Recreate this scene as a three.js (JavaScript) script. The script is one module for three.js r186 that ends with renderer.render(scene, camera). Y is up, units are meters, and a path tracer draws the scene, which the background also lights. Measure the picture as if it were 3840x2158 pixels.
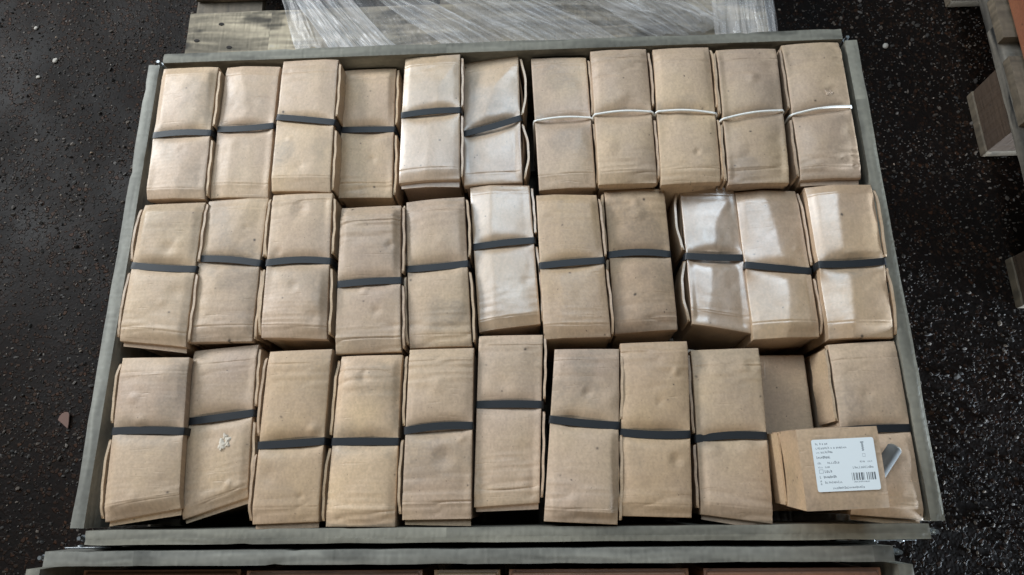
import * as THREE from 'three';
import { RoundedBoxGeometry } from 'three/addons/geometries/RoundedBoxGeometry.js';
import { mergeGeometries } from 'three/addons/utils/BufferGeometryUtils.js';
import { RectAreaLightUniformsLib } from 'three/addons/lights/RectAreaLightUniformsLib.js';

// ---------------------------------------------------------------- camera, light, exposure
RectAreaLightUniformsLib.init();
const scene = new THREE.Scene();
const camera = new THREE.PerspectiveCamera(44.95, 1024 / 575, 0.05, 60);
camera.position.set(0.0658, 1.3444, 0.3513);
camera.up.set(0.02206, 0.29732, -0.95452);
camera.lookAt(0.0658 - 0.039996, 1.3444 - 0.953729, 0.3513 - 0.297996);
const renderer = new THREE.WebGLRenderer({ antialias: true });
renderer.toneMapping = THREE.LinearToneMapping;
renderer.toneMappingExposure = 0.66;
renderer.shadowMap.enabled = true;
scene.background = new THREE.Color(0.014, 0.0125, 0.0105);   // the dim warm inside of a hall
const V3 = (x, y, z) => new THREE.Vector3(x, y, z);
const used = {};
function numbered(n) { const k = used[n] = (used[n] ?? -1) + 1; return k ? n + '_' + String(k).padStart(3, '0') : n; }
function windowLight(name, label, color, intensity, w, h, pos, target) {
  const l = new THREE.RectAreaLight(color, intensity, w, h);
  l.position.copy(pos); l.lookAt(target); l.name = name + '_light';
  scene.add(l);
  const m = new THREE.Mesh(new THREE.PlaneGeometry(w, h), new THREE.MeshStandardMaterial({ color: 0x222222, emissive: color, emissiveIntensity: 0.6, side: THREE.DoubleSide }));
  m.name = numbered(name);
  const dir = target.clone().sub(pos).normalize();
  m.position.copy(pos).addScaledVector(dir, -0.03); m.lookAt(target);
  m.userData = { label, category: 'window', kind: 'structure' };
  scene.add(m);
}
windowLight('skylight_window', 'larger bright roof skylight behind the collar on the left', new THREE.Color(0.74, 0.88, 1.0), 6.0, 1.9, 2.5, V3(-1.75, 3.25, -1.8), V3(-1.72, 0.3, -1.6));
windowLight('skylight_window', 'smaller bright roof skylight behind the collar on the right', new THREE.Color(0.70, 0.86, 1.0), 10.5, 0.95, 2.5, V3(0.45, 3.25, -1.8), V3(0.44, 0.3, -1.6));
windowLight('door_window', 'half open roller door letting in low daylight on the right', new THREE.Color(0.74, 0.87, 1.0), 750, 1.5, 0.2, V3(3.3, 0.14, 1.45), V3(0.85, 0.14, 0.25));
windowLight('side_window', 'bright hall window far back on the left', new THREE.Color(0.93, 0.97, 1.0), 38, 1.6, 1.2, V3(-3.0, 1.9, -1.7), V3(0, 0.3, 0));
windowLight('lamp_window', 'warm lit hall window in front of the collar', new THREE.Color(1.0, 0.90, 0.74), 4.2, 2.4, 1.0, V3(-0.4, 1.95, 2.45), V3(0, 0.3, 0.1));

// ---------------------------------------------------------------- helpers
function rng(a) { return () => { a = (a + 0x6d2b79f5) | 0; let t = Math.imul(a ^ (a >>> 15), 1 | a); t = (t + Math.imul(t ^ (t >>> 7), 61 | t)) ^ t; return ((t ^ (t >>> 14)) >>> 0) / 4294967296; }; }
const lerp = (a, b, t) => a + (b - a) * t, clamp = (x, a = 0, b = 1) => Math.min(b, Math.max(a, x));
const smooth = (a, b, x) => { const t = clamp((x - a) / (b - a)); return t * t * (3 - 2 * t); };
const gauss = (x) => Math.exp(-x * x);
function shade(m) { m.castShadow = m.receiveShadow = true; return m; }
function thing(name, label, category, [x, y, z] = [0, 0, 0], group) {
  const o = new THREE.Group(); o.name = numbered(name); o.position.set(x, y, z);
  o.userData = { label, category }; if (group) o.userData.group = group;
  scene.add(o); return o;
}
function part(name, geo, mat, parent, label) { const m = shade(new THREE.Mesh(geo, mat)); m.name = numbered(name); parent.add(m); if (label) m.userData.label = label; return m; }
function single(name, geo, mat, label, category, kind, group) {
  const m = shade(new THREE.Mesh(geo, mat)); m.name = numbered(name); m.userData = { label };
  if (category) m.userData.category = category; if (kind) m.userData.kind = kind; if (group) m.userData.group = group; scene.add(m); return m;
}
// periodic value noise
function noiseGen(seed) {
  const r = rng(seed), N = 256, t = new Float32Array(N * N); for (let i = 0; i < t.length; i++) t[i] = r();
  const f = (x, y, p) => {
    let xi = Math.floor(x), yi = Math.floor(y); const fx = x - xi, fy = y - yi, sx = fx * fx * (3 - 2 * fx), sy = fy * fy * (3 - 2 * fy);
    const m = (a) => ((a % p) + p) % p, x0 = m(xi), x1 = m(xi + 1), y0 = m(yi) * N, y1 = m(yi + 1) * N;
    return lerp(lerp(t[y0 + x0], t[y0 + x1], sx), lerp(t[y1 + x0], t[y1 + x1], sx), sy);
  };
  return f;
}
function fbm(n, x, y, p, oct) { let s = 0, a = 0.5, t = 0; for (let i = 0; i < oct; i++) { s += a * n(x, y, p); t += a; x *= 2; y *= 2; p *= 2; a *= 0.5; } return s / t; }
function dataTex(W, H, fn, srgb) {
  const d = new Uint8Array(W * H * 4);
  for (let y = 0; y < H; y++) for (let x = 0; x < W; x++) { const c = fn(x, y), i = (y * W + x) * 4; d[i] = clamp(c[0]) * 255; d[i + 1] = clamp(c[1]) * 255; d[i + 2] = clamp(c[2]) * 255; d[i + 3] = 255; }
  const t = new THREE.DataTexture(d, W, H, THREE.RGBAFormat); t.wrapS = t.wrapT = THREE.RepeatWrapping; t.magFilter = THREE.LinearFilter; t.minFilter = THREE.LinearMipmapLinearFilter;
  t.generateMipmaps = true; t.needsUpdate = true; if (srgb) t.colorSpace = THREE.SRGBColorSpace; return t;
}
// uv in metres from positions: the long axis of the piece becomes u
function metreUV(g, ox = 0, oy = 0, scale = 1) {
  const p = g.attributes.position, n = g.attributes.normal, uv = new Float32Array(p.count * 2);
  g.computeBoundingBox(); const s = g.boundingBox.getSize(V3(0, 0, 0)), ax = [s.x, s.y, s.z], L = ax.indexOf(Math.max(...ax));
  for (let i = 0; i < p.count; i++) {
    const q = [p.getX(i), p.getY(i), p.getZ(i)], m = [Math.abs(n.getX(i)), Math.abs(n.getY(i)), Math.abs(n.getZ(i))], d = m.indexOf(Math.max(...m));
    let a = [0, 1, 2].filter((k) => k !== d); if (a[1] === L) a.reverse();
    uv[2 * i] = q[a[0]] * scale + ox; uv[2 * i + 1] = q[a[1]] * scale + oy;
  }
  g.setAttribute('uv', new THREE.BufferAttribute(uv, 2)); return g;
}
const rr = rng(77), nw = noiseGen(67);
function board(w, h, d, r = 0.003) { return metreUV(new RoundedBoxGeometry(w, h, d, 2, Math.min(r, h * 0.45, w * 0.45, d * 0.45)), rr() * 7, rr() * 7, 1); }
// a sawn board whose edges are worn unevenly and whose faces are not quite flat
function wornBoard(w, h, d, seed) {
  const n = (L) => Math.max(2, Math.round(L / 0.012)), g = new THREE.BoxGeometry(w, h, d, w > 0.1 ? n(w) : 3, Math.min(n(h), 4), d > 0.1 ? n(d) : 3), p = g.attributes.position, H = [w / 2, h / 2, d / 2];
  for (let i = 0; i < p.count; i++) {
    const q = [p.getX(i), p.getY(i), p.getZ(i)], on = q.map((v, k) => Math.abs(Math.abs(v) - H[k]) < 1e-6), c = on.filter(Boolean).length, t = q[0] + q[2] + q[1] * 0.3;
    const a = fbm(nw, t * 18 + seed * 7 + 60, seed * 3 + 20 + q[1] * 9 + (q[0] > 0 ? 2 : 0), 256, 3), b = nw(t * 70 + seed * 11 + 90, seed * 5 + 40, 256);
    for (let k = 0; k < 3; k++) { const s = Math.sign(q[k]); if (on[k]) q[k] -= s * ((c > 1 ? 0.0008 + 0.0013 * a * a + (b > 0.92 ? 0.02 * (b - 0.92) : 0) : 0) + (a - 0.5) * 0.0008); }
    p.setXYZ(i, q[0], q[1], q[2]);
  }
  g.computeVertexNormals(); return metreUV(g, rr() * 7, rr() * 7, 1);
}
function gridGeo(nu, nv, fn, uvfn) {   // fn(i/nu, j/nv) -> [x,y,z]
  const pos = [], uv = [], idx = [];
  for (let j = 0; j <= nv; j++) for (let i = 0; i <= nu; i++) { const p = fn(i / nu, j / nv, i, j); pos.push(p[0], p[1], p[2]); const q = uvfn ? uvfn(i / nu, j / nv, p) : [p[0], p[2]]; uv.push(q[0], q[1]); }
  for (let j = 0; j < nv; j++) for (let i = 0; i < nu; i++) { const a = j * (nu + 1) + i, b = a + 1, c = a + nu + 1, e = c + 1; idx.push(a, c, b, b, c, e); }
  const g = new THREE.BufferGeometry(); g.setAttribute('position', new THREE.Float32BufferAttribute(pos, 3)); g.setAttribute('uv', new THREE.Float32BufferAttribute(uv, 2)); g.setIndex(idx); g.computeVertexNormals(); return g;
}
// a band with a rectangular section swept along points; side = unit width vector, up = unit thickness vector per point
function sweep(pts, sides, ups, width, thick) {
  const pos = [], uv = [], idx = [], n = pts.length; let len = 0;
  for (let i = 0; i < n; i++) {
    if (i) len += pts[i].distanceTo(pts[i - 1]);
    const w = typeof width === 'function' ? width(i / (n - 1)) : width;
    const c = [[-1, 1], [1, 1], [1, 1], [1, -1], [1, -1], [-1, -1], [-1, -1], [-1, 1]];
    c.forEach(([a, b], k) => { const p = pts[i].clone().addScaledVector(sides[i], a * w / 2).addScaledVector(ups[i], b * thick / 2); pos.push(p.x, p.y, p.z); uv.push(len + 0.13, (k >> 1) * 0.02 + a * w / 2 + 0.2); });
  }
  for (let i = 0; i < n - 1; i++) for (let k = 0; k < 4; k++) { const a = i * 8 + k * 2, b = a + 1, c = a + 8, d = b + 8; idx.push(a, b, c, b, d, c); }
  for (const e of [0, n - 1]) { const o = e * 8; idx.push(o, o + 2, o + 4, o, o + 4, o + 6); }
  const g = new THREE.BufferGeometry(); g.setAttribute('position', new THREE.Float32BufferAttribute(pos, 3)); g.setAttribute('uv', new THREE.Float32BufferAttribute(uv, 2)); g.setIndex(idx); g.computeVertexNormals(); return g;
}

// ---------------------------------------------------------------- materials
const n1 = noiseGen(11), n2 = noiseGen(29), n3 = noiseGen(53);
function kraftMaps(seed, dust) {
  const r = rng(seed), S = 1024, off = r() * 200;
  // flute lines across the lid: fine wash plus broken wrinkles (relief only)
  const b = new Float32Array(S * S);
  for (let y = 0; y < S; y++) { const w = 0.5 + 0.5 * Math.cos(y / S * Math.PI * 2 * 80); for (let x = 0; x < S; x++) b[y * S + x] = 0.07 * w * (0.3 + 0.7 * n2(x / S * 12, y / S * 12 + off, 12)); }
  for (let k = 0; k < 260; k++) {
    const y0 = Math.round(r() * 80) / 80 * S, x0 = r() * S, L = 20 + r() * r() * 150, dep = 0.1 + 0.35 * r() * r(), wd = 1.0 + r() * 1.6, wob = r() * 9;
    for (let i = 0; i < L; i++) { const yy = y0 + Math.sin(i * 0.05 + wob) * 1.5, e = Math.sin(Math.PI * i / L); for (let j = -5; j <= 5; j++) { const X = ((x0 + i) | 0) % S, Y = (((yy + j) | 0) % S + S) % S; b[Y * S + X] -= dep * e * gauss(j / wd); } }
  }
  const spots = new Float32Array(S * S);
  for (let k = 0; k < 420; k++) {
    const x0 = r() * S, y0 = r() * S, R = 0.7 + r() ** 10 * 3.5, st = 0.3 + 0.6 * r(), asp = 0.5 + r(), an = r() * 3;
    for (let j = -16; j <= 16; j++) for (let i = -16; i <= 16; i++) { const u = (i * Math.cos(an) + j * Math.sin(an)) / R, v = (-i * Math.sin(an) + j * Math.cos(an)) / R / asp, q = u * u + v * v; if (q < 4) { const X = ((x0 + i + S) | 0) % S, Y = ((y0 + j + S) | 0) % S; spots[Y * S + X] = Math.max(spots[Y * S + X], st * Math.exp(-q * 1.3)); } }
  }
  const map = dataTex(S, S, (x, y) => {
    const X = x / S, Y = y / S, f = fbm(n1, X * 200, Y * 100 + off, 200, 1) - 0.5, f2 = n3(X * 250, Y * 250, 250) - 0.5, big = fbm(n2, X * 5 + off, Y * 5, 5, 4) - 0.5;
    const grime = smooth(0.52, 0.74, fbm(n3, X * 7 + 3, Y * 7 + off, 7, 5)) * (0.35 + 0.65 * n1(X * 180, Y * 180, 180)) * dust, sp = spots[y * S + x];
    let l = 1 + f * 0.06 + f2 * 0.07 + big * 0.13; const w = grime * 0.4;
    let c = [0.77 * l, 0.665 * l, 0.555 * l * (1 - big * 0.12)];
    c = [lerp(c[0], 0.47, w), lerp(c[1], 0.43, w), lerp(c[2], 0.38, w)];
    return c.map((v, i) => lerp(v, [0.16, 0.13, 0.10][i], sp));
  }, true);
  const bump = dataTex(S, S, (x, y) => { const v = 0.6 + b[y * S + x] + (n3(x / S * 256, y / S * 256, 256) - 0.5) * 0.05; return [v, v, v]; });
  const rough = dataTex(512, 512, (x, y) => { const v = 0.50 + (fbm(n2, x / 512 * 9 + off, y / 512 * 9, 9, 4) - 0.5) * 0.35 + (n3(x / 2, y / 2, 256) - 0.5) * 0.06; return [v, v, v]; });
  for (const t of [map, bump, rough]) t.repeat.set(2, 2);
  return { map, bump, rough };
}
const KM = [kraftMaps(3, 0.5), kraftMaps(8, 1.0), kraftMaps(21, 0.75)];
function kraft(i, tint, gloss, ior) {
  const k = KM[i % 3], m = new THREE.MeshPhysicalMaterial({ map: k.map, bumpMap: k.bump, bumpScale: gloss < 0.83 ? 0.0002 : 0.0009, roughnessMap: k.rough, roughness: gloss, ior: ior ?? (gloss < 0.83 ? 1.95 : 1.5), color: new THREE.Color(...tint).multiplyScalar(0.84) });
  m.side = THREE.DoubleSide; return m;
}
function makeWood(con) {
  const S = 1024;
  const g = (x, y) => { const X = x / S, Y = y / S, warp = (fbm(n2, X * 4, Y * 8, 4, 3) - 0.5) * 0.05; const r = n1(X * 6, (Y + warp) * 110, 220) * 0.6 + n3(X * 14, (Y + warp) * 220, 220) * 0.4; return r; };
  const map = dataTex(S, S, (x, y) => { const v = g(x, y), big = fbm(n3, x / S * 4 + 9, y / S * 6, 12, 4) - 0.5, st = smooth(0.6, 0.78, fbm(n1, x / S * 10, y / S * 30, 30, 4)), sp = n2(x / S * 200, y / S * 200, 200); let l = 0.74 + (v - 0.5) * 0.26 * con + big * 0.30 * con - st * 0.16 * con + (sp - 0.5) * 0.08; return [l, l * 0.985, l * 0.94]; }, true);
  const bump = dataTex(S, S, (x, y) => { const v = g(x, y) * 0.7 + n2(x / S * 256, y / S * 40, 256) * 0.3; return [v, v, v]; });
  return { map, bump };
}
const collarWood = makeWood(1), oldWood = makeWood(2.4);
const wood = (c, rough = 0.75, bs = 0.0012, woodMaps = collarWood) => new THREE.MeshStandardMaterial({ map: woodMaps.map, bumpMap: woodMaps.bump, bumpScale: bs, roughness: rough, color: new THREE.Color(...c) });
const M = {
  collar: wood([0.31, 0.303, 0.27]), collarPale: wood([0.36, 0.36, 0.342]), collarInner: wood([0.4, 0.32, 0.25]),
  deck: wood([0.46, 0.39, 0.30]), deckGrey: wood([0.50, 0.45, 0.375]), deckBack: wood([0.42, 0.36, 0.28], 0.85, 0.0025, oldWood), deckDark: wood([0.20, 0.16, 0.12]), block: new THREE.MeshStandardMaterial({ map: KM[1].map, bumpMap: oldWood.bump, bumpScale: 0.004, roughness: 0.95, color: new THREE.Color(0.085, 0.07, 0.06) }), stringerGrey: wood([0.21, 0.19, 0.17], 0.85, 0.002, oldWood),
  steel: new THREE.MeshStandardMaterial({ color: 0x8d9091, metalness: 0.85, roughness: 0.42 }),
  strap: new THREE.MeshPhysicalMaterial({ color: new THREE.Color(0.011, 0.0125, 0.015), roughness: 0.5, specularIntensity: 0.7 }),
  twine: new THREE.MeshStandardMaterial({ color: new THREE.Color(0.78, 0.77, 0.73), roughness: 0.6 }),
  redCard: null,
};

// ---------------------------------------------------------------- ground: dark asphalt with its aggregate
{
  const S = 2048, r = rng(5), cell = 128, px = new Float32Array(cell * cell * 4);
  for (let i = 0; i < cell * cell; i++) { px[4 * i] = r(); px[4 * i + 1] = r(); px[4 * i + 2] = r(); px[4 * i + 3] = r(); }
  const field = new Float32Array(S * S * 2);
  for (let y = 0; y < S; y++) for (let x = 0; x < S; x++) {
    const gx = x / S * cell, gy = y / S * cell, cx = Math.floor(gx), cy = Math.floor(gy); let d1 = 9, d2 = 9, id = 0;
    for (let j = -1; j <= 1; j++) for (let i = -1; i <= 1; i++) { const X = (cx + i + cell) % cell, Y = (cy + j + cell) % cell, q = (Y * cell + X) * 4, dx = cx + i + px[q] - gx, dy = cy + j + px[q + 1] - gy, d = Math.hypot(dx, dy) / (0.6 + 0.7 * px[q + 3]); if (d < d1) { d2 = d1; d1 = d; id = q; } else if (d < d2) d2 = d; }
    const o = (y * S + x) * 2; field[o] = smooth(0.02, 0.35, d2 - d1); field[o + 1] = id;
  }
  const map = dataTex(S, S, (x, y) => {
    const o = (y * S + x) * 2, s = field[o], q = field[o + 1], v = px[q + 2], big = fbm(n1, x / S * 6, y / S * 6, 6, 4), fine = n3(x / S * 256, y / S * 256, 256);
    const st = (0.10 + 0.22 * v * v * v) * (0.7 + 0.5 * fine), bit = 0.085 + 0.05 * fine, l = lerp(bit, st, s * smooth(0.25, 0.75, v + (big - 0.5) * 0.8)) * (0.75 + 0.5 * big), w = px[q];
    return [l * (1.05 + 0.16 * w), l * 1.0, l * (0.96 - 0.10 * w)];
  }, true);
  const bump = dataTex(S, S, (x, y) => { const o = (y * S + x) * 2, v = 0.15 + field[o] * Math.max(0, px[field[o + 1] + 2] - 0.55) * 1.5 + 0.12 * n3(x / S * 256, y / S * 256, 256) + 0.1 * n2(x / S * 128, y / S * 128, 256); return [v, v, v]; });
  const rough = dataTex(512, 512, (x, y) => { const v = 0.62 + 0.3 * (fbm(n2, x / 64, y / 64, 8, 4) - 0.5); return [v, v, v]; });
  const g = new THREE.PlaneGeometry(16, 16).rotateX(-Math.PI / 2), uv = g.attributes.uv; for (let i = 0; i < uv.count; i++) uv.setXY(i, uv.getX(i) * 16 / 0.9, uv.getY(i) * 16 / 0.9);
  single('ground', g, new THREE.MeshPhysicalMaterial({ specularIntensity: 0.2, map, bumpMap: bump, bumpScale: 0.002, roughnessMap: rough, roughness: 1.0, color: new THREE.Color(0.28, 0.175, 0.115) }), 'dark worn asphalt floor around the pallets', null, 'structure');
  // loose and proud chips of aggregate
  const chip = new THREE.IcosahedronGeometry(1, 0); { const p = chip.attributes.position, q = rng(4), mem = {}; for (let i = 0; i < p.count; i++) { const k = [p.getX(i), p.getY(i), p.getZ(i)].map((v) => v.toFixed(3)).join(); const s = mem[k] ??= 0.7 + 0.5 * q(); p.setXYZ(i, p.getX(i) * s, p.getY(i) * s, p.getZ(i) * s); } chip.computeVertexNormals(); }
  const N = 60000, im = new THREE.InstancedMesh(chip, new THREE.MeshStandardMaterial({ color: 0xffffff, roughness: 0.85 }), N), mt = new THREE.Matrix4(), qt = new THREE.Quaternion(), e = new THREE.Euler(), c = new THREE.Color(); let k = 0;
  while (k < N) {
    const x = -1.6 + 3.2 * r(), z = -1.4 + 2.4 * r();
    if ((Math.abs(x) < 0.58 && Math.abs(z) < 0.38) || n1(x * 9 + 40, z * 9 + 40, 256) * 0.6 + r() * 0.6 < 0.42) continue;
    const s = 0.0014 + 0.0052 * r() * r() * r(); e.set(r() * 6, r() * 6, r() * 6); qt.setFromEuler(e);
    mt.compose(V3(x, s * 0.1, z), qt, V3(s * (0.8 + 0.5 * r()), s * 0.62, s * (0.8 + 0.5 * r()))); im.setMatrixAt(k, mt);
    const a = r(), l = 0.014 + 0.075 * a * a * a + (r() < 0.005 ? 0.16 : 0), w = r(); im.setColorAt(k, c.setRGB(l * (1.1 + 0.3 * w), l * (1 + 0.05 * w), l * (0.92 - 0.15 * w))); k++;
  }
  im.name = 'asphalt_chips'; im.castShadow = im.receiveShadow = true; im.userData = { label: 'small stone chips of the aggregate showing in the dark asphalt', category: 'gravel', kind: 'stuff' }; scene.add(im);
}

// ---------------------------------------------------------------- pallets
function pallet(label, cx, cz, mats) {   // 1200 x 800 mm, long side along x
  const t = thing('wooden_pallet', label, 'pallet', [cx, 0, cz], 'wooden pallets standing on the asphalt');
  const top = [[-0.3275, 0.145], [-0.1638, 0.1], [0, 0.145], [0.1638, 0.1], [0.3275, 0.145]];
  for (const [z, w] of top) part('deck_board', wornBoard(1.2, 0.0218, w, z * 9 + cx), mats.deck, t).position.set(0, 0.133, z);
  for (const x of [-0.5275, 0, 0.5275]) part('stringer_board', wornBoard(0.145, 0.0218, 0.8, x * 5 + cz), mats.stringer, t).position.set(x, 0.111, 0);
  for (const z of [-0.35, 0, 0.35]) {
    const w = z ? 0.1 : 0.145;
    part('bottom_board', board(1.2, 0.0218, w), M.deckDark, t).position.set(0, 0.0112, z);
    for (const x of [-0.5275, 0, 0.5275]) part('block', wornBoard(0.143, 0.0776, w - 0.002, x * 3 + z * 5 + cx), mats.block, t).position.set(x, 0.0611, z);
  }
  return t;
}
pallet('wooden pallet under the grey collar of strapped cartons', 0, 0, { deck: M.deckDark, stringer: M.deckDark, block: M.block });
const backPallet = pallet('weathered pallet behind the collar with plastic film lying on it', -0.062, -0.904, { deck: M.deckBack, stringer: M.deckDark, block: M.block });
for (const [x, z] of [[-0.528, 0.287], [-0.576, 0.326], [-0.505, 0.345]]) { const h = part('nail_head', new THREE.CylinderGeometry(0.0036, 0.0036, 0.002, 10), M.nail ??= new THREE.MeshStandardMaterial({ color: 0x1d1712, roughness: 0.8, metalness: 0.3 }), backPallet); h.position.set(x, 0.1440, z); h.scale.x = 1.6; }
pallet('pallet on the right carrying a red brown carton', 1.588, -0.403, { deck: M.deckDark, stringer: M.stringerGrey, block: M.block });
pallet('pallet in front at the bottom edge, carrying the second collar', -0.052, 0.807, { deck: M.deckDark, stringer: M.deckDark, block: M.block });

// ---------------------------------------------------------------- collars
function collar(name, label, cx, cz, W, D, mats) {
  const t = thing(name, label, 'pallet collar', [cx, 0.144, cz], 'grey wooden pallet collars'), T = 0.0215, H = 0.2, y = H / 2 + 0.0005;
  const hx = W / 2, hz = D / 2;
  part('collar_board', wornBoard(W - 2 * T - 0.002, H, T, 1 + cz), mats[0], t).position.set(0, y, -hz + T / 2);
  part('collar_board', wornBoard(W - 2 * T - 0.002, H, T, 2 + cz), mats[1], t).position.set(0, y, hz - T / 2);
  for (const s of [-1, 1]) part('collar_board', wornBoard(T, H, D - 2 * T - 0.002, 3 + s + cz), mats[2 + (s > 0)], t).position.set(s * (hx - T / 2), y, 0);
  for (const sx of [-1, 1]) for (const sz of [-1, 1]) {
    const h = new THREE.Group(); h.name = 'hinge'; h.position.set(sx * (hx - T * 0.55), 0, sz * (hz - T * 0.55)); t.add(h);
    for (const yy of [0.045, 0.148]) {
      const pl = part('hinge_plate', board(0.07, 0.028, 0.002, 0.0008), M.steel, h); pl.position.set(-sx * 0.048, yy, sz * (T * 0.55 + 0.0016));
      const p2 = part('hinge_plate', board(0.002, 0.028, 0.07, 0.0008), M.steel, h); p2.position.set(sx * (T * 0.55 + 0.0016), yy, -sz * 0.048);
      for (const q of [-1, 1]) { const b = part('bolt', new THREE.SphereGeometry(0.005, 10, 6), M.steel, h); b.scale.z = 0.5; b.position.set(-sx * (0.048 + q * 0.02), yy, sz * (T * 0.55 + 0.003)); }
    }
    const pin = part('hinge_pin', new THREE.CylinderGeometry(0.0028, 0.0028, 0.18, 12), M.steel, h); pin.position.set(sx * T * 0.1, 0.1, sz * T * 0.1);
    const kn = part('knuckle', new THREE.CylinderGeometry(0.0045, 0.0045, 0.03, 12), M.steel, h); kn.position.set(sx * T * 0.1, 0.165, sz * T * 0.1);
  }
  return t;
}
collar('pallet_collar', 'weathered grey wooden collar framing the three rows of strapped cartons', 0, 0, 1.2, 0.802, [M.collar, M.collar, M.collarPale, M.collar]);
collar('pallet_collar', 'second grey wooden collar just in front, cut by the bottom edge', -0.052, 0.807, 1.2, 0.8, [M.collarPale, M.collar, M.collar, M.collar]);

// ---------------------------------------------------------------- cartons
const rc = rng(2024);
const ordinal = ['', 'back', 'middle', 'front'];
// look of single lids: tint, gloss (roughness factor), bulge mm, dip under the band mm, [front fold width, drop], [back fold width, drop], crease
const LOOK = {
  '1,5': { crease: [1.0, 0.62, 0.5, 0.45], slope: 0.10, gloss: 0.80 }, '1,6': { outR: 11, crease: [1.0, 0.5, 0.2, 0.1], slope: 0.15, gloss: 0.80, dip: 10 }, '1,7': { crease: [0.9, 0.95, 0.8, 0.5], slope: 0.05, gloss: 0.84 },
  '2,9': { outL: 9, ior: 2.30, crease: [0.95, 0.55, 0.40, 0.25], slope: 0.13, gloss: 0.76, dip: 9 }, '2,10': { ior: 2.15, crease: [0.45, 0.55, 0.6, 0.5], slope: 0.17, gloss: 0.81 }, '2,11': { ior: 2.30, crease: [0.42, 0.38, 0.42, 0.36], slope: 0.20, gloss: 0.81, dip: 9 },
  '2,6': { ior: 2.20, crease: [0.35, 0.3, 0.3, 0.25], slope: 0.20, gloss: 0.81 }, '2,7': { crease: [0.3, 0.4, 0.3, 0.25], slope: 0.10, gloss: 0.84 }, '1,3': { crease: [0.75, 0.72, 0.7, 0.68], slope: 0.05, gloss: 0.95 },
  '1,1': { crease: [0.85, 0.75, 0.6, 0.5], slope: 0.06, gloss: 1.00 }, '1,2': { crease: [0.3, 0.5, 0.3, 0.3], slope: 0.10, gloss: 1.00 }, '2,2': { crease: [0.7, 0.5, 0.3, 0.2], slope: 0.08, gloss: 1.05 }, '1,8': { gloss: 1.10 }, '2,8': { gloss: 1.35 }, '2,1': { gloss: 1.0 },
};
const tints = [[1, 1, 1], [0.88, 0.88, 0.89], [1.06, 1.05, 1.02], [0.93, 0.90, 0.86], [1.0, 0.95, 0.89], [0.97, 0.98, 1.0]];
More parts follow.
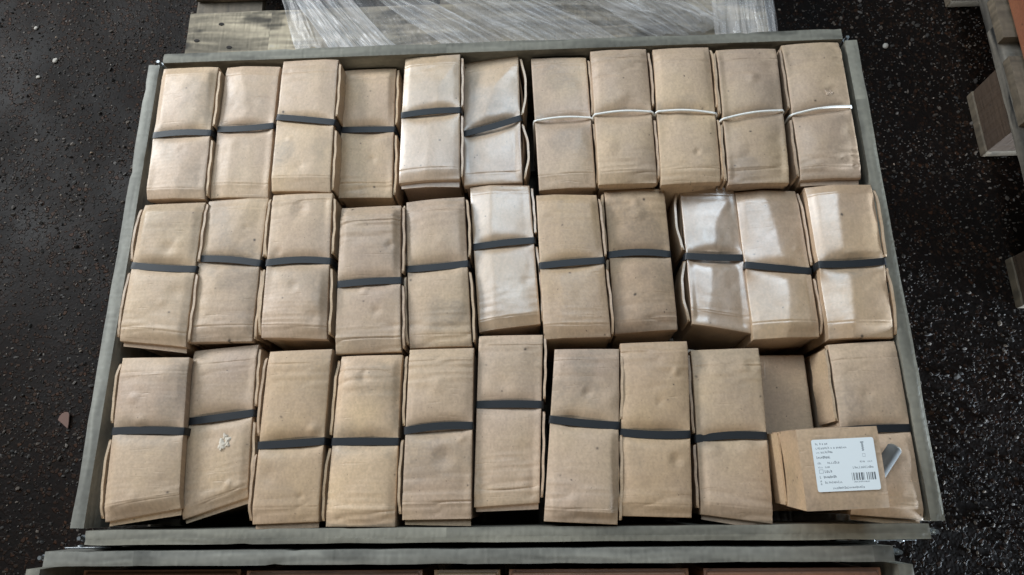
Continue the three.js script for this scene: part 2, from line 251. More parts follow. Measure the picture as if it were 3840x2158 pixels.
function carton(row, col, Q, dh, vl, vr, band, flaps, lip, label) {
  const seed = row * 100 + col, r = rng(seed * 7919 + 13), L = LOOK[row + ',' + col] ?? {};
  const P = [0, 1, 2, 3].map((i) => [Q[2 * i] / 1000, Q[2 * i + 1] / 1000]);
  const cx = (P[0][0] + P[1][0] + P[2][0] + P[3][0]) / 4, cz = (P[0][1] + P[1][1] + P[2][1] + P[3][1]) / 4, base = 0.1445, top = 0.344 + dh / 1000 - base;
  const t = thing('strapped_carton', label, 'cardboard box', [cx, base, cz], 'strapped cartons packed in the pallet collar');
  const at = (u, v) => [lerp(lerp(P[0][0], P[1][0], u), lerp(P[3][0], P[2][0], u), v) - cx, lerp(lerp(P[0][1], P[1][1], u), lerp(P[3][1], P[2][1], u), v) - cz];
  const vs = (u) => lerp(vl, vr, u);
  const tone = 0.92 + 0.15 * r(), mat = kraft(seed % 3, tints[(r() * 6) | 0].map((c) => c * tone), L.gloss ?? (row === 3 ? 1.2 : 1.1), L.ior);
  const bulge = (3.5 + 4.0 * r()) * (L.crease ? 0.5 : 1), dip = L.dip ?? (band === 'twine' ? 5 : 4.5 + 4 * r()), fw = 0.06 + 0.04 * r(), fd = (row === 3 ? 4.5 : 3.5) + 3 * r(), bw = 0.05 + 0.06 * r(), bd = 2.5 + 3.5 * r(), skew = (r() - 0.5) * 0.02;
  const dents = []; for (let i = 0; i < 5; i++) dents.push([0.1 + 0.8 * r(), 0.1 + 0.8 * r(), 0.005 + 0.014 * r(), (r() - 0.55) * (L.crease ? 2.5 : 7), r() < 0.65]);
  const folds = []; for (let i = 0; i < (L.crease ? 2 : 4); i++) { const a = r() * 6.28; folds.push([0.2 + 0.6 * r(), 0.15 + 0.7 * r(), Math.cos(a), Math.sin(a), (r() - 0.45) * 0.34]); }
  const nz = r() * 50, tx = L.crease ? 0 : (r() - 0.5) * 4, tz = (r() - 0.5) * (L.crease ? 1 : 4), wr = 0.9 + 1.6 * r();
  const hMM = (u, v) => {
    const U = Math.abs(2 * u - 1), cross = 1 - U ** 2.4, s = vs(u), tt = v < s ? v / s : (v - s) / (1 - s), pill = 1 - Math.abs(2 * tt - 1) ** 2.6;
    const k = gauss((v - s) / 0.06), k2 = gauss((v - s) / 0.035);
    let h = tx * (u - 0.5) + tz * (v - 0.5) + bulge * cross * (0.35 + 0.65 * pill) - dip * (1 - U ** 3) * gauss((v - s) / 0.05) - 1.6 * k2;
    const wf = fw + skew * u, e = clamp((v - (1 - wf)) / wf); h -= fd * e;
    const wb = bw - skew * u, b = clamp((wb - v) / wb); h -= bd * b;
    h -= 0.9 * gauss((v - (1 - wf)) / 0.0055) * (0.4 + 0.6 * n1(u * 6 + nz, 3, 256)) + 0.7 * gauss((v - wb) / 0.0055) * n1(u * 7 + nz, 9, 256);
    const [x, z] = at(u, v);
    for (const d of dents) { const [dx, dz] = at(d[0], d[1]), q = Math.hypot(x - dx, z - dz) / d[2]; h += d[3] * (d[4] ? Math.max(0, 1 - q) : gauss(q)); }
    const fade = smooth(0, 0.12, u) * smooth(0, 0.12, 1 - u) * smooth(0, 0.08, v) * smooth(0, 0.08, 1 - v);
    for (const f of folds) { const [fx, fz] = at(f[0], f[1]), d = (x - fx) * f[2] + (z - fz) * f[3]; h += f[4] * 1000 * 0.35 * (Math.sqrt(d * d + 1.5e-6) - 0.02) * fade * 0.6; }
    if (L.crease) { const c = L.crease, q = v * 3, i = Math.min(2, q | 0), f = q - i, ul = lerp(c[i], c[i + 1], f * f * (3 - 2 * f)), d = (ul - u) * 0.093; h -= L.slope * 1000 * 0.5 * (d + Math.sqrt(d * d + 3e-6)) * (1 - 0.75 * k) - (L.slope * 20); h -= 60 * 0.5 * (-d + Math.sqrt(d * d + 3e-6)) * (1 - k); }
    h += (fbm(n2, u * 5 + nz, v * 12 + nz, 200, 3) - 0.5) * 0.9;
    h -= wr * (1 - Math.abs(2 * n1(v * 34 + nz, u * 1.4 + nz, 256) - 1)) ** 3 * (L.crease ? 0.3 : 1) * smooth(0.35, 0.95, Math.abs(v - s) * 2.2);
    return h;
  };
  const nu = 34, nv = 84;
  // body: four walls below the lid, bulged and pinched under the band
  {
    const ring = 72, lev = 8, topOf = (u, v) => top + hMM(clamp(u, 0.03, 0.97), clamp(v, 0.015, 0.985)) / 1000 - 0.006;
    const per = (s) => { s = ((s % 1) + 1) % 1 * 4; const i = s | 0, f = s - i; return i === 0 ? [f, 0] : i === 1 ? [1, f] : i === 2 ? [1 - f, 1] : [0, 1 - f]; };
    const bl = [0, 1, 2, 3].map(() => 1 + 3 * r()); bl[1] += L.outR ?? 0; bl[3] += L.outL ?? 0;
    part('body', gridGeo(ring, lev, (a, b) => {
      const [u, v] = per(a), [x, z] = at(u, v), side = a >= 1 ? 3 : Math.min(3, (a * 4) | 0), f = side % 2 ? v : u, k = side % 2 ? gauss((v - vs(u)) / 0.06) : 0;
      const o = (bl[side] * Math.sin(Math.PI * f) * Math.sin(Math.PI * Math.min(1, b * 1.2 + 0.15)) * (1 - k) - 2.2) / 1000, y = lerp(topOf(u, v), 0.0, b);
      const n = [[0, -1], [1, 0], [0, 1], [-1, 0]][side], s = clamp(Math.min(f, 1 - f) / 0.05);
      return [x + n[0] * o * s + (u ? -1 : 1) * (1 - s) * 0.002 * (side % 2 ? 1 : 0), y, z + n[1] * o * s];
    }, (a, b, p) => [a * 0.68 + seed * 0.13, p[1] + seed * 0.07]), mat, t);
  }
  // lid: top sheet with folded ends and a short turned down rim
  const us = [], vsn = []; for (let i = 0; i <= nu; i++) us.push(i / nu); for (let j = 0; j <= nv; j++) vsn.push(j / nv);
  for (const c of [1 - fw, bw]) for (const o of [-0.012, -0.008, -0.004, 0, 0.004, 0.008, 0.012]) vsn.push(clamp(c + o, 0.002, 0.998) + 1e-5);
  vsn.sort((a, b) => a - b);
  const ux = [-2, -1, ...us, 2, 3], vx = [-2, -1, ...vsn, 2, 3];
  part('lid', gridGeo(ux.length - 1, vx.length - 1, (a, b, i, j) => {
    const cu = clamp(ux[i]), cv = clamp(vx[j]), lu = ux[i] < -1 || ux[i] > 2 ? 2 : ux[i] < 0 || ux[i] > 1 ? 1 : 0, lv = vx[j] < -1 || vx[j] > 2 ? 2 : vx[j] < 0 || vx[j] > 1 ? 1 : 0;
    const [x, z] = at(cu, cv), m = Math.max(lu, lv), ou = Math.sign(ux[i] - 0.5) * (lu ? 0.0007 : 0), ov = Math.sign(vx[j] - 0.5) * (lv ? 0.0007 : 0);
    return [x + ou, top + hMM(cu, cv) / 1000 - (m === 2 ? 0.012 : m === 1 ? 0.0009 : 0), z + ov];
  }, (a, b, p) => [p[0] * 1 + seed * 0.171, p[2] * 1 + seed * 0.093 + p[1] * 0.3]), mat, t);
  // side walls standing proud of the lid, broken at the band
  for (const s of flaps) {
    const sg = s === 'L' ? 0 : 1, n = s === 'L' ? -1 : 1, vm = vs(sg);
    for (const [a, b] of [[0.01 + 0.03 * r(), vm - 0.03 - 0.03 * r()], [vm + 0.03 + 0.03 * r(), 0.985 - 0.02 * r()]]) {
      const pts = [], sd = [], up = [], amp = 0.0004 + 0.0020 * r(), rise = 0.001 * r() - 0.0008, wv = r() * 9, HH = 0.06;
      for (let i = 0; i <= 22; i++) {
        const q = i / 22, v = lerp(a, b, q), [x, z] = at(sg, v), o = 0.0042 + (amp + (sg ? L.outR ?? 0 : L.outL ?? 0) * 0.0006) * Math.sin(Math.PI * q) + 0.0004 * Math.sin(q * 17 + wv), y = top + hMM(sg ? 0.985 : 0.015, v) / 1000 + rise + 0.0006 * Math.sin(q * 11 + wv) - 0.003 * (1 - Math.sin(Math.PI * clamp(q, 0.04, 0.96)) ** 0.3);
        pts.push(V3(x + n * o, y - HH / 2, z)); sd.push(V3(0, 1, 0)); up.push(V3(n, 0, 0));
      }
      part('side_flap', sweep(pts, sd, up, HH, 0.0034), mat, t);
    }
  }
  // lower ply of the front end, peeping out under the lid
  if (lip) {
    const pts = [], sd = [], up = [], rise = r(), ang = (r() - 0.3) * 0.05;
    for (let i = 0; i <= 14; i++) { const q = i / 14, u = lerp(0.02, 0.99, q), [x, z] = at(u, 1), y = top + hMM(u, 0.995) / 1000 - 0.0045 - 0.004 * rise + ang * 0.02 * q; pts.push(V3(x, y, z - 0.012 + 0.0035 * q * rise + 0.004)); sd.push(V3(0, -0.18, 0.98)); up.push(V3(0, 0.98, 0.18)); }
    part('front_flap', sweep(pts, sd, up, 0.03, 0.0028), mat, t);
  }
  // strap or twine around the middle
  {
    const pts = [], sd = [], up = [], tw = band === 'twine', lift = tw ? 0.0024 : 0.0007, arch = tw ? 0.0022 : 0.0003 + 0.0009 * r(), bow = tw ? -0.003 : (r() - 0.35) * -0.006;
    const eL = at(0, vl), eR = at(1, vr), yL = top + hMM(0.0, vl) / 1000, yR = top + hMM(1, vr) / 1000, fl = flaps.includes('L') ? 0.004 : 0.0022, fr = flaps.includes('R') ? 0.004 : 0.0022;
    const dir = V3(eR[0] - eL[0], yR - yL, eR[1] - eL[1]).normalize();
    const push = (p, u) => { pts.push(p); up.push(u); };
    for (let i = 0; i <= 4; i++) push(V3(eL[0] - fl, lerp(0.02, yL - 0.006, i / 4), eL[1]), V3(-1, 0, 0));
    push(V3(eL[0] - fl * 0.75, yL - 0.001, eL[1]), V3(-0.75, 0.66, 0));
    for (let i = 0; i <= 14; i++) { const q = i / 14; push(V3(lerp(eL[0] - fl * 0.2, eR[0] + fr * 0.2, q), lerp(yL, yR, q) + lift + arch * Math.sin(Math.PI * q), lerp(eL[1], eR[1], q) + bow * Math.sin(Math.PI * q)), V3(0, 1, 0)); }
    push(V3(eR[0] + fr * 0.75, yR - 0.001, eR[1]), V3(0.75, 0.66, 0));
    for (let i = 0; i <= 4; i++) push(V3(eR[0] + fr, lerp(yR - 0.006, 0.02, i / 4), eR[1]), V3(1, 0, 0));
    const side = V3(-dir.z, 0, dir.x); for (const p of pts) sd.push(side);
    if (tw) part('twine', new THREE.TubeGeometry(new THREE.CatmullRomCurve3(pts), 90, 0.0019, 8), M.twine, t, 'white plastic twine');
    else part('strap', sweep(pts, sd, up, 0.0108, 0.0009), M.strap, t, 'black plastic strap');
  }
  return { t, top, at, hMM, mat, seed };
}
const cartons = {};
cartons['1,1'] = carton(1, 1, [-568, -365, -472, -362, -468, -121, -562, -123], 10, 0.539, 0.525, 'strap', 'R', 0, 'leftmost black strapped carton of the back row, in the corner of the pallet collar');
cartons['1,2'] = carton(1, 2, [-461, -368, -370, -367, -368, -123, -461, -125], 2, 0.501, 0.482, 'strap', '', 0, 'creased carton with black strap, second from the left in the back row');
cartons['1,3'] = carton(1, 3, [-361, -372, -267, -370, -265, -127, -360, -132], 9, 0.458, 0.500, 'strap', 'R', 0, 'carton with pale raised right wall, third from the left in the back row');
cartons['1,4'] = carton(1, 4, [-265, -373, -176, -374, -172, -128, -260, -130], -24, 0.491, 0.495, 'strap', 'R', 0, 'low sunken carton with black strap, fourth from the left in the back row');
cartons['1,5'] = carton(1, 5, [-155, -380, -61, -378, -59, -147, -156, -144], -1, 0.493, 0.471, 'strap', 'R', 1, 'back row carton with a glossy pale left half and a strap rising rightwards');
cartons['1,6'] = carton(1, 6, [-55, -379, 37, -381, 41, -146, -52, -141], -14, 0.617, 0.523, 'strap', 'R', 0, 'dented back row carton with a steeply slanting strap beside the twine tied ones');
cartons['1,7'] = carton(1, 7, [60, -375, 152, -371, 158, -132, 69, -129], -11, 0.506, 0.497, 'twine', 'R', 0, 'leftmost of the five cartons tied with white twine, its lid glossy and pale');
cartons['1,8'] = carton(1, 8, [160, -374, 252, -376, 253, -130, 163, -129], 1, 0.502, 0.498, 'twine', 'R', 0, 'second from the left of the five back row cartons tied with white twine');
cartons['1,9'] = carton(1, 9, [264, -373, 355, -373, 351, -127, 260, -125], 4, 0.488, 0.522, 'twine', 'R', 0, 'middle one of the five back row cartons tied with white twine');
cartons['1,10'] = carton(1, 10, [367, -364, 463, -363, 455, -121, 363, -121], 8, 0.543, 0.493, 'twine', 'L', 0, 'second from the right of the five back row cartons tied with white twine');
cartons['1,11'] = carton(1, 11, [476, -372, 568, -374, 566, -127, 475, -126], 5, 0.545, 0.505, 'twine', 'L', 1, 'twine tied carton with a torn scuff, in the far right corner of the collar');
cartons['2,1'] = carton(2, 1, [-562, -111, -466, -114, -465, 122, -566, 111], 10, 0.466, 0.485, 'strap', 'LR', 1, 'dusty carton with grey black strap, leftmost in the middle row');
cartons['2,2'] = carton(2, 2, [-462, -118, -365, -119, -369, 113, -466, 114], 4, 0.430, 0.477, 'strap', 'LR', 0, 'carton with a raised pale right wall, second from left in the middle row');
cartons['2,3'] = carton(2, 3, [-355, -122, -261, -124, -254, 113, -352, 109], 6, 0.493, 0.484, 'strap', 'LR', 0, 'carton with upright walls on both sides, third from left in the middle row');
cartons['2,4'] = carton(2, 4, [-246, -101, -152, -103, -143, 132, -240, 134], 0, 0.547, 0.536, 'strap', 'R', 0, 'carton with its black strap set low, fourth from the left in the middle row');
cartons['2,5'] = carton(2, 5, [-144, -112, -52, -117, -38, 125, -130, 126], -7, 0.483, 0.468, 'strap', 'LR', 0, 'carton with a pale raised left wall, fifth from the left in the middle row');
cartons['2,6'] = carton(2, 6, [-43, -139, 52, -138, 65, 90, -27, 101], -17, 0.440, 0.422, 'strap', 'R', 0, 'middle row carton set furthest back, its strap higher than its neighbours');
cartons['2,7'] = carton(2, 7, [64, -115, 158, -114, 169, 115, 71, 117], -4, 0.512, 0.488, 'strap', 'R', 0, 'carton with a pale glossy left edge, fifth from the right in the middle row');
cartons['2,8'] = carton(2, 8, [173, -129, 267, -129, 271, 102, 178, 107], -22, 0.471, 0.485, 'strap', 'L', 0, 'plain brown carton with grey strap, fourth from the right in the middle row');
cartons['2,9'] = carton(2, 9, [295, -137, 377, -129, 381, 109, 295, 93], -24, 0.537, 0.508, 'strap', 'L', 0, 'leaning middle row carton with the brightest white gloss and bulging left wall');
cartons['2,10'] = carton(2, 10, [379, -118, 471, -116, 476, 119, 382, 120], -15, 0.522, 0.576, 'strap', 'R', 0, 'carton with wavy strap and raised right wall, second from right in the middle row');
cartons['2,11'] = carton(2, 11, [481, -114, 579, -114, 573, 126, 484, 126], 3, 0.536, 0.527, 'strap', 'R', 0, 'rightmost carton of the middle row, with a black strap and pale glossy left half');
cartons['3,1'] = carton(3, 1, [-558, 138, -457, 139, -443, 352, -547, 369], 10, 0.464, 0.506, 'strap', 'L', 1, 'leftmost carton of the front row, with black strap and a raised left wall');
cartons['3,2'] = carton(3, 2, [-460, 125, -363, 117, -355, 338, -445, 367], -7, 0.439, 0.466, 'strap', 'R', 1, 'front row carton with a white splotch on its lid and a crushed right edge');
cartons['3,3'] = carton(3, 3, [-338, 131, -245, 129, -248, 371, -340, 374], 4, 0.562, 0.552, 'strap', 'L', 1, 'carton with a wide pale front fold, third from the left in the front row');
cartons['3,4'] = carton(3, 4, [-231, 139, -141, 138, -142, 379, -238, 378], -2, 0.520, 0.524, 'strap', 'L', 0, 'carton with a low black strap, fourth from the left in the front row');
cartons['3,5'] = carton(3, 5, [-128, 132, -34, 131, -36, 369, -131, 370], 2, 0.493, 0.474, 'strap', 'L', 1, 'carton with strap rising to the right, fifth from the left in the front row');
cartons['3,6'] = carton(3, 6, [-26, 111, 68, 111, 58, 349, -32, 354], -6, 0.420, 0.434, 'strap', 'R', 1, 'front row carton set back from the collar, with dark scuffs on its lid');
cartons['3,7'] = carton(3, 7, [86, 137, 178, 138, 163, 378, 65, 373], 10, 0.425, 0.456, 'strap', 'R', 0, 'front row carton with a crumpled front edge and a strap falling to the right');
cartons['3,8'] = carton(3, 8, [182, 129, 277, 128, 263, 370, 170, 367], 8, 0.536, 0.548, 'strap', 'L', 0, 'carton with a straight strap, fourth from the right in the front row');
cartons['3,9'] = carton(3, 9, [285, 139, 381, 138, 373, 379, 279, 366], -2, 0.558, 0.520, 'strap', 'L', 1, 'front row carton just left of the small labelled box');
cartons['3,11'] = carton(3, 11, [482, 135, 576, 131, 573, 376, 480, 368], -2, 0.526, 0.506, 'strap', 'L', 1, 'carton in the near right collar corner, partly under the small labelled box');

// torn or splashed spots stuck on single lids
function spot(C, name, label, pts, thick, mat) {   // pts: [x offset, z offset, radius] in metres from (u, v)
  const { t, top, at, hMM } = C, [u0, v0, blobs] = pts, r = rng(C.seed), geos = [], [bx, bz] = at(u0, v0);
  const e0 = at(0, v0)[0], e1 = at(1, v0)[0], f0 = at(u0, 0)[1], f1 = at(u0, 1)[1];
  for (const [dx, dz, R] of blobs) {
    const ph = r() * 9; geos.push(gridGeo(18, 5, (a, q) => { const an = -a * Math.PI * 2, rad = R * q * (0.75 + 0.25 * Math.sin(an * 3 + ph) + 0.12 * Math.sin(an * 7 + ph * 2)), x = bx + dx + Math.cos(an) * rad, z = bz + dz + Math.sin(an) * rad * 1.2; return [x, top + hMM(clamp((x - e0) / (e1 - e0)), clamp((z - f0) / (f1 - f0))) / 1000 + 0.0003 + thick * (1 - q ** 3) * (0.6 + 0.5 * fbm(n1, x * 400 + 50, z * 400 + 50, 256, 2)), z]; }));
  }
  const m = part(name, mergeGeometries(geos), mat, t, label); return m;
}
const pale = new THREE.MeshStandardMaterial({ color: new THREE.Color(0.56, 0.49, 0.40), roughness: 0.85, side: THREE.DoubleSide });
spot(cartons['3,2'], 'splotch', 'white crusted splotch', [0.60, 0.615, [[-0.002, 0.003, 0.0075], [0.005, -0.003, 0.006], [0.001, -0.008, 0.0045], [-0.001, 0.008, 0.005], [0.007, 0.004, 0.004]]], 0.0024, pale);
spot(cartons['1,11'], 'torn_patch', 'raised torn scuff', [0.63, 0.40, [[0, 0, 0.006], [0.006, -0.001, 0.004]]], 0.002, cartons['1,11'].mat);

// the sunken carton in the gap of the front row
{
  const t = thing('sunken_carton', 'plain brown carton lying low in the gap behind the small labelled box', 'cardboard box', [0.427, 0.1445, 0.249]);
  const m = kraft(1, [0.9, 0.88, 0.86], 0.95), g = board(0.09, 0.124, 0.23, 0.003); part('body', metreUV(g, 0.3, 0.1), m, t).position.y = 0.062;
}
// small labelled box jammed upright in the same gap
{
  const t = thing('small_labelled_box', 'small brown carton with a white printed label, standing up out of the front row', 'cardboard box', [0.4414, 0.4246, 0.3116]);
  t.rotation.order = 'YZX'; t.rotation.set(4.4 * Math.PI / 180, 2.0 * Math.PI / 180, 0.5 * Math.PI / 180);
  const m = kraft(2, [1, 0.98, 0.95], 0.95), a = 0.1017, b = 0.0998, c = 0.1054, r = rng(91);
  // top and walls as one slightly warped shell
  const wl = (f, q) => 0.0022 * Math.sin(Math.PI * f) * Math.sin(Math.PI * q);
  part('top', gridGeo(16, 16, (u, v) => [(u - 0.5) * a, -0.0012 * (Math.abs(2 * u - 1) ** 6 + Math.abs(2 * v - 1) ** 6) + 0.0012 * Math.sin(Math.PI * u) * Math.sin(Math.PI * v), (v - 0.5) * b], (u, v, p) => [p[0] + 0.2, p[2] + 0.41]), m, t);
  part('front_wall', gridGeo(16, 10, (u, v) => [(u - 0.5) * a, -0.0025 - v * (c - 0.004), b / 2 - 0.0005 + wl(u, v)], (u, v, p) => [p[0] + 0.7, p[1]]), m, t);
  part('back_wall', gridGeo(16, 10, (u, v) => [(0.5 - u) * a, -0.0025 - v * (c - 0.004), -b / 2 + 0.0005 - wl(u, v)], (u, v, p) => [p[0] + 0.1, p[1]]), m, t);
  part('right_wall', gridGeo(16, 10, (u, v) => [a / 2 - 0.0005 + wl(u, v), -0.0025 - v * (c - 0.004), (0.5 - u) * b], (u, v, p) => [p[2] + 0.15, p[1]]), m, t);
  part('left_wall', gridGeo(16, 12, (u, v) => [-a / 2 + 0.0005 + 0.004 * Math.sin(Math.PI * u) * v - 0.003 * v, -0.0025 - v * (c * 0.86), (u - 0.5) * b * (1 - 0.03 * v)], (u, v, p) => [p[2] + 0.55, p[1] + 0.3]), m, t);
  // the open outer ply on the left, bowed away from the wall
  const pts = [], sd = [], up = []; for (let i = 0; i <= 16; i++) { const q = i / 16; pts.push(V3(-a / 2 - 0.0035 - 0.001 * q, -c * 0.80, (q - 0.5) * b * 0.94)); sd.push(V3(0.10, 0.99, 0)); up.push(V3(-1, 0.1, 0)); }
  part('side_flap', sweep(pts, sd, up, 0.034, 0.0026), m, t);
  // printed label
  const cv = document.createElement('canvas'); cv.width = 640; cv.height = 520; const k = cv.getContext('2d');
  k.fillStyle = '#eef1f2'; k.fillRect(0, 0, 640, 520); k.fillStyle = '#3d434c';
  const word = (x, y, n, h, dark = 0.75) => { k.globalAlpha = dark; for (let i = 0; i < n; i++) { const w = h * (0.35 + 0.25 * r()), hh = h * (r() < 0.3 ? 1 : 0.72); k.lineWidth = h * 0.16; k.strokeStyle = '#3d434c'; k.beginPath(); const q = r(); k.moveTo(x, y - hh); k.lineTo(x, y); if (q < 0.6) { k.lineTo(x + w * 0.7, y); } if (q > 0.3) { k.moveTo(x, y - hh * (0.5 + 0.5 * r())); k.lineTo(x + w * 0.7, y - hh * (0.4 + 0.6 * r())); k.lineTo(x + w * 0.7, y); } k.stroke(); x += w * 1.45; } k.globalAlpha = 1; return x + h * 0.5; };
  word(word(word(word(40, 55, 2, 22), 55, 1, 22), 55, 1, 24), 55, 2, 22);
  word(word(word(word(40, 97, 8, 22), 97, 1, 22), 97, 1, 22), 97, 8, 20);
  word(word(38, 138, 3, 18, 0.55), 138, 9, 22); word(36, 190, 9, 24, 0.85);
  word(word(38, 245, 3, 20) + 50, 245, 7, 24); word(word(38, 285, 4, 18, 0.5) + 14, 285, 4, 18);
  k.lineWidth = 3; k.strokeStyle = '#6c737b'; k.strokeRect(42, 302, 40, 34); word(100, 332, 4, 26, 0.95);
  word(word(42, 385, 1, 24, 0.9) + 10, 385, 8, 24, 0.85); word(42, 425, 1, 22, 0.9); word(42, 452, 1, 22, 0.9); word(88, 438, 11, 22, 0.75);
  word(word(470, 245, 4, 20, 0.6) + 14, 245, 4, 18, 0.5); word(390, 303, 14, 22, 0.65); word(160, 496, 22, 22, 0.7);
  k.fillStyle = '#3a4048'; for (let x = 366; x < 606;) { const w = 3 + ((r() * 3) | 0) * 4; k.fillRect(x, 345, w, 74); x += w + 4 + ((r() * 3) | 0) * 4 + (x > 480 && x < 500 ? 12 : 0); }
  word(380, 440, 16, 15, 0.6);
  // the small screw drawing
  k.fillStyle = '#6a7078'; k.fillRect(500, 40, 34, 10); for (let i = 0; i < 9; i++) k.fillRect(506 + (i % 2) * 4, 54 + i * 9, 20, 6); k.strokeStyle = '#8a9096'; k.strokeRect(506, 160, 26, 30);
  const tex = new THREE.CanvasTexture(cv); tex.colorSpace = THREE.SRGBColorSpace;
  const s = new THREE.Shape(), w = 0.0775, h = 0.0638, q = 0.003; s.moveTo(-w / 2 + q, -h / 2); s.lineTo(w / 2 - q, -h / 2); s.quadraticCurveTo(w / 2, -h / 2, w / 2, -h / 2 + q); s.lineTo(w / 2, h / 2 - q); s.quadraticCurveTo(w / 2, h / 2, w / 2 - q, h / 2); s.lineTo(-w / 2 + q, h / 2); s.quadraticCurveTo(-w / 2, h / 2, -w / 2, h / 2 - q); s.lineTo(-w / 2, -h / 2 + q); s.quadraticCurveTo(-w / 2, -h / 2, -w / 2 + q, -h / 2);
  const lg = new THREE.ShapeGeometry(s, 6); { const p = lg.attributes.position, u = lg.attributes.uv; for (let i = 0; i < p.count; i++) u.setXY(i, p.getX(i) / w + 0.5, p.getY(i) / h + 0.5); }
  const lb = part('label', lg, new THREE.MeshPhysicalMaterial({ map: tex, roughness: 0.45, color: 0xf4f8fa, side: THREE.DoubleSide }), t, 'white printed paper label with a barcode');
  lb.rotation.x = -Math.PI / 2; lb.position.set(0.0035, 0.0021, -0.0045);
}
// galvanised pin lying on the corner carton
{
  const t = thing('steel_pin', 'short grey metal cylinder lying beside the small labelled box', 'metal pin', [0.522, 0.3572, 0.3075]);
  const pin = new THREE.MeshStandardMaterial({ color: new THREE.Color(0.085, 0.09, 0.092), metalness: 0.0, roughness: 0.95 });
  t.rotation.y = Math.atan2(0.049, 0.040);
  part('shank', new THREE.CylinderGeometry(0.0094, 0.0094, 0.062, 28).rotateZ(Math.PI / 2), pin, t);
  part('end_face', new THREE.CylinderGeometry(0.0078, 0.0094, 0.0022, 28).rotateZ(-Math.PI / 2), new THREE.MeshStandardMaterial({ color: new THREE.Color(0.24, 0.24, 0.22), metalness: 0.4, roughness: 0.55 }), t).position.x = 0.0321;
}

// ---------------------------------------------------------------- contents of the collar in front
{
  const red = (c, i) => { const m = kraft(i, c, 0.95); return m; };
  const rows = [[-0.60, -0.37, 0.30, [0.36, 0.27, 0.25], 'dark red brown carton at the bottom edge, leftmost in the second collar'], [-0.352, -0.105, 0.322, [0.52, 0.38, 0.34], 'red brown carton at the bottom edge, second from the left in the second collar'], [-0.088, 0.003, 0.326, [0.55, 0.5, 0.42], 'narrow dull brown carton at the bottom edge, between two red brown ones'],
    [0.015, 0.259, 0.324, [0.60, 0.44, 0.40], 'pinkish brown carton at the bottom edge, right of the narrow dull one'], [0.279, 0.514, 0.326, [0.60, 0.40, 0.36], 'red brown carton at the bottom edge, rightmost in the second collar']];
  rows.forEach(([a, b, h, c, label], i) => {
    const t = thing('red_brown_carton', label, 'cardboard box', [(a + b) / 2, 0.1445, 0.4345 + 0.15], 'red brown cartons in the second collar'), w = b - a, y = h - 0.1445, m = red(c, i);
    part('body', metreUV(new RoundedBoxGeometry(w - 0.006, y - 0.002, 0.29, 2, 0.004), i * 0.2, 0.3), m, t).position.y = (y - 0.002) / 2;
    part('lid', gridGeo(20, 20, (u, v) => { const e = Math.max(Math.abs(2 * u - 1), Math.abs(2 * v - 1)); return [(u - 0.5) * w, y + 0.003 * (1 - Math.abs(2 * u - 1) ** 3) * Math.sin(Math.PI * v) - 0.006 * e ** 14, (v - 0.5) * 0.296]; }, (u, v, p) => [p[0] + i * 0.3, p[2]]), m, t);
  });
}
// load of the pallet on the right
{
  const t = thing('red_brown_crate', 'large red brown carton on the pallet at the right edge', 'cardboard box', [1.30, 0.1445, -0.42]);
  part('body', metreUV(new RoundedBoxGeometry(0.58, 0.30, 0.74, 3, 0.006), 0.2, 0.1), kraft(0, [0.48, 0.25, 0.19], 0.95), t).position.y = 0.152;
  part('lid', board(0.588, 0.02, 0.748, 0.005), kraft(1, [0.48, 0.25, 0.19], 0.95), t).position.y = 0.313;
}

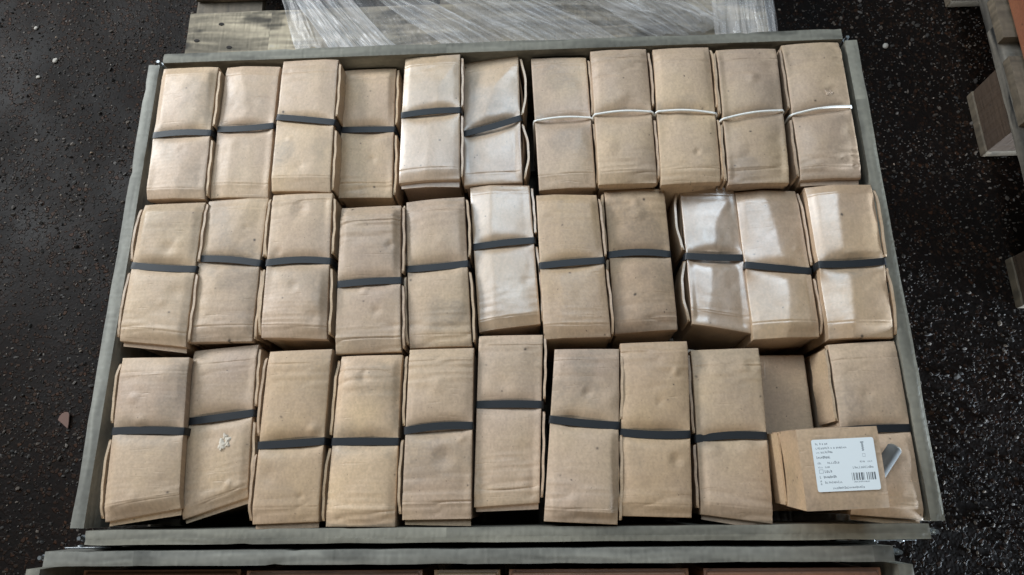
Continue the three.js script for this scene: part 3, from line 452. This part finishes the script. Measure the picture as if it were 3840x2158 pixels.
// ---------------------------------------------------------------- stretch film on the back pallet
{
  const film = (a, rough) => new THREE.MeshPhysicalMaterial({ color: new THREE.Color(0.74, 0.71, 0.69), roughness: rough, ior: 1.5, transparent: true, opacity: a, side: THREE.DoubleSide });
  const t = thing('stretch_film', 'crumpled clear stretch film pulled in long folds across the back pallet', 'plastic film', [0, 0.144, -0.55]);
  const ridge = (x, y) => 1 - Math.abs(2 * fbm(n1, x, y, 256, 3) - 1) * 2;
  const sheet = (seed, S, E, hump, base, folds, amp, NU = 80, NV = 420) => gridGeo(NU, NV, (s, q) => {   // s along the folds, q across
    const a = S(q), b = E(q), drift = 0.12 * Math.sin(s * 3 + seed) * (fbm(n3, s * 2, seed, 256, 2) - 0.5);
    const w = ridge(q * folds + seed * 3.1, s * 1.6 + seed), w2 = ridge(q * folds * 2.7 + drift * folds + seed, s * 3 + 7), w3 = ridge(s * 9 + seed, q * folds * 0.5);
    return [lerp(a[0], b[0], s) + 0.004 * w, base + hump * Math.sin(Math.PI * s) + amp * (0.65 * w + 0.28 * w2 + 0.12 * w3), lerp(a[1], b[1], s) + 0.55 + 0.003 * w2];
  }, (s, q) => [s, q]);
  const E1 = (q) => q < 0.6 ? [-0.24 + q / 0.6 * 0.50, -0.47] : [0.26 + (q - 0.6) / 0.4 * 0.17, -0.47 - (q - 0.6) / 0.4 * 0.075];
  part('film_sheet', sheet(3, (q) => [-0.40 + q * 0.66, -0.72 + q * 0.07], E1, 0.010, 0.010, 9, 0.03), film(0.10, 0.16), t);
  part('film_sheet', sheet(41, (q) => [-0.42 + q * 0.50, -0.73 + q * 0.02], (q) => E1(0.04 + q * 0.9), 0.016, 0.022, 13, 0.03), film(0.09, 0.16), t);
  part('film_rope', sheet(9, (q) => [-0.50 + q * 0.09, -0.74], (q) => [-0.30 + q * 0.15, -0.45], 0.02, 0.024, 9, 0.022, 80, 160), film(0.42, 0.22), t, 'dense white twisted band of film');
  for (const [k, a0, a1, b0, b1, bz, al] of [[23, -0.41, -0.33, -0.06, 0.06, -0.46, 0.30], [31, -0.30, -0.16, 0.10, 0.27, -0.46, 0.24], [37, -0.06, 0.10, 0.30, 0.43, -0.515, 0.32], [43, 0.08, 0.20, 0.38, 0.44, -0.54, 0.28]])
    part('film_fold', sheet(k, (q) => [lerp(a0, a1, q), -0.74 + 0.02 * q], (q) => [lerp(b0, b1, q), bz - 0.02 * q], 0.024, 0.03, 5, 0.026, 80, 120), film(al, 0.17), t, 'denser bunched fold of film');
  part('film_corner', sheet(15, (q) => [-0.475 + q * 0.06, -0.70], (q) => [-0.415 + q * 0.115, -0.515 - 0.03 * Math.abs(Math.sin(q * 7))], 0.004, 0.006, 4, 0.008, 40, 60), film(0.3, 0.3), t, 'thin clear corner of the film');
  const t2 = thing('film_strip', 'shiny strip of clear film hanging over the right end of the back pallet', 'plastic film', [0.485, 0.144, -0.62]);
  for (const [k, y] of [[4, 0.004], [19, 0.016]]) part('film_strip_sheet', gridGeo(120, 60, (u, v) => { const w = ridge(u * 5 + k, v * 1.2 + k), w2 = ridge(u * 13 + k, v * 2); return [(u - 0.5) * 0.124 + 0.003 * Math.sin(v * 6 + u * 3 + k), y + 0.018 * Math.sin(Math.PI * u) + 0.016 * w + 0.006 * w2, lerp(-0.25, 0.16, v)]; }, (u, v) => [v, u]), film(0.2, 0.12), t2);
}
const PEBBLES = [[-1.053, -0.648, 0.0056, 'larger pale pebble on the asphalt level with the far left collar corner'], [-1.118, -0.741, 0.0042, 'small pale pebble nearest the upper left corner of the picture'],
  [-1.086, -0.605, 0.004, 'small flat pale pebble just below and left of the larger one'], [0.840, -0.608, 0.0058, 'pale pebble on the asphalt right of the far right collar corner'], [-0.812, 0.368, 0.0034, 'tiny pale pebble on the asphalt near the front left collar corner']];
// small litter
{
  const r = rng(17);
  for (const [x, z, s, label] of PEBBLES) {
    const g = new THREE.IcosahedronGeometry(s, 2), p = g.attributes.position; for (let i = 0; i < p.count; i++) { const k = 0.8 + 0.4 * fbm(n2, p.getX(i) / s * 1.3 + 20 + x * 9, p.getZ(i) / s * 1.3 + p.getY(i) / s + 30, 256, 2); p.setXYZ(i, p.getX(i) * k * 1.2, p.getY(i) * k * 0.6, p.getZ(i) * k); } g.computeVertexNormals();
    const m = single('pebble', g, new THREE.MeshStandardMaterial({ color: new THREE.Color(0.34, 0.31, 0.27), roughness: 0.85 }), label, 'stone', null, 'pale pebbles on the asphalt'); m.position.set(x, s * 0.45, z); m.rotation.y = r() * 6;
  }
}
{
  const s = new THREE.Shape(); s.moveTo(-0.012, 0.004); s.quadraticCurveTo(-0.006, 0.016, 0.006, 0.014); s.quadraticCurveTo(0.014, 0.012, 0.010, 0.002); s.quadraticCurveTo(0.008, -0.010, 0.004, -0.018); s.quadraticCurveTo(-0.004, -0.006, -0.012, 0.004);
  const g = new THREE.ExtrudeGeometry(s, { depth: 0.0008, bevelEnabled: true, bevelSize: 0.0005, bevelThickness: 0.0005, bevelSegments: 1, curveSegments: 8 }).rotateX(-Math.PI / 2);
  const leaf = single('dry_leaf', g, new THREE.MeshStandardMaterial({ color: new THREE.Color(0.13, 0.075, 0.058), roughness: 0.85 }), 'small reddish dry leaf lying on the asphalt left of the collar', 'leaf'); leaf.position.set(-0.873, 0.004, 0.185); leaf.rotation.set(0.06, 0.3, 0.05);
}

renderer.render(scene, camera);
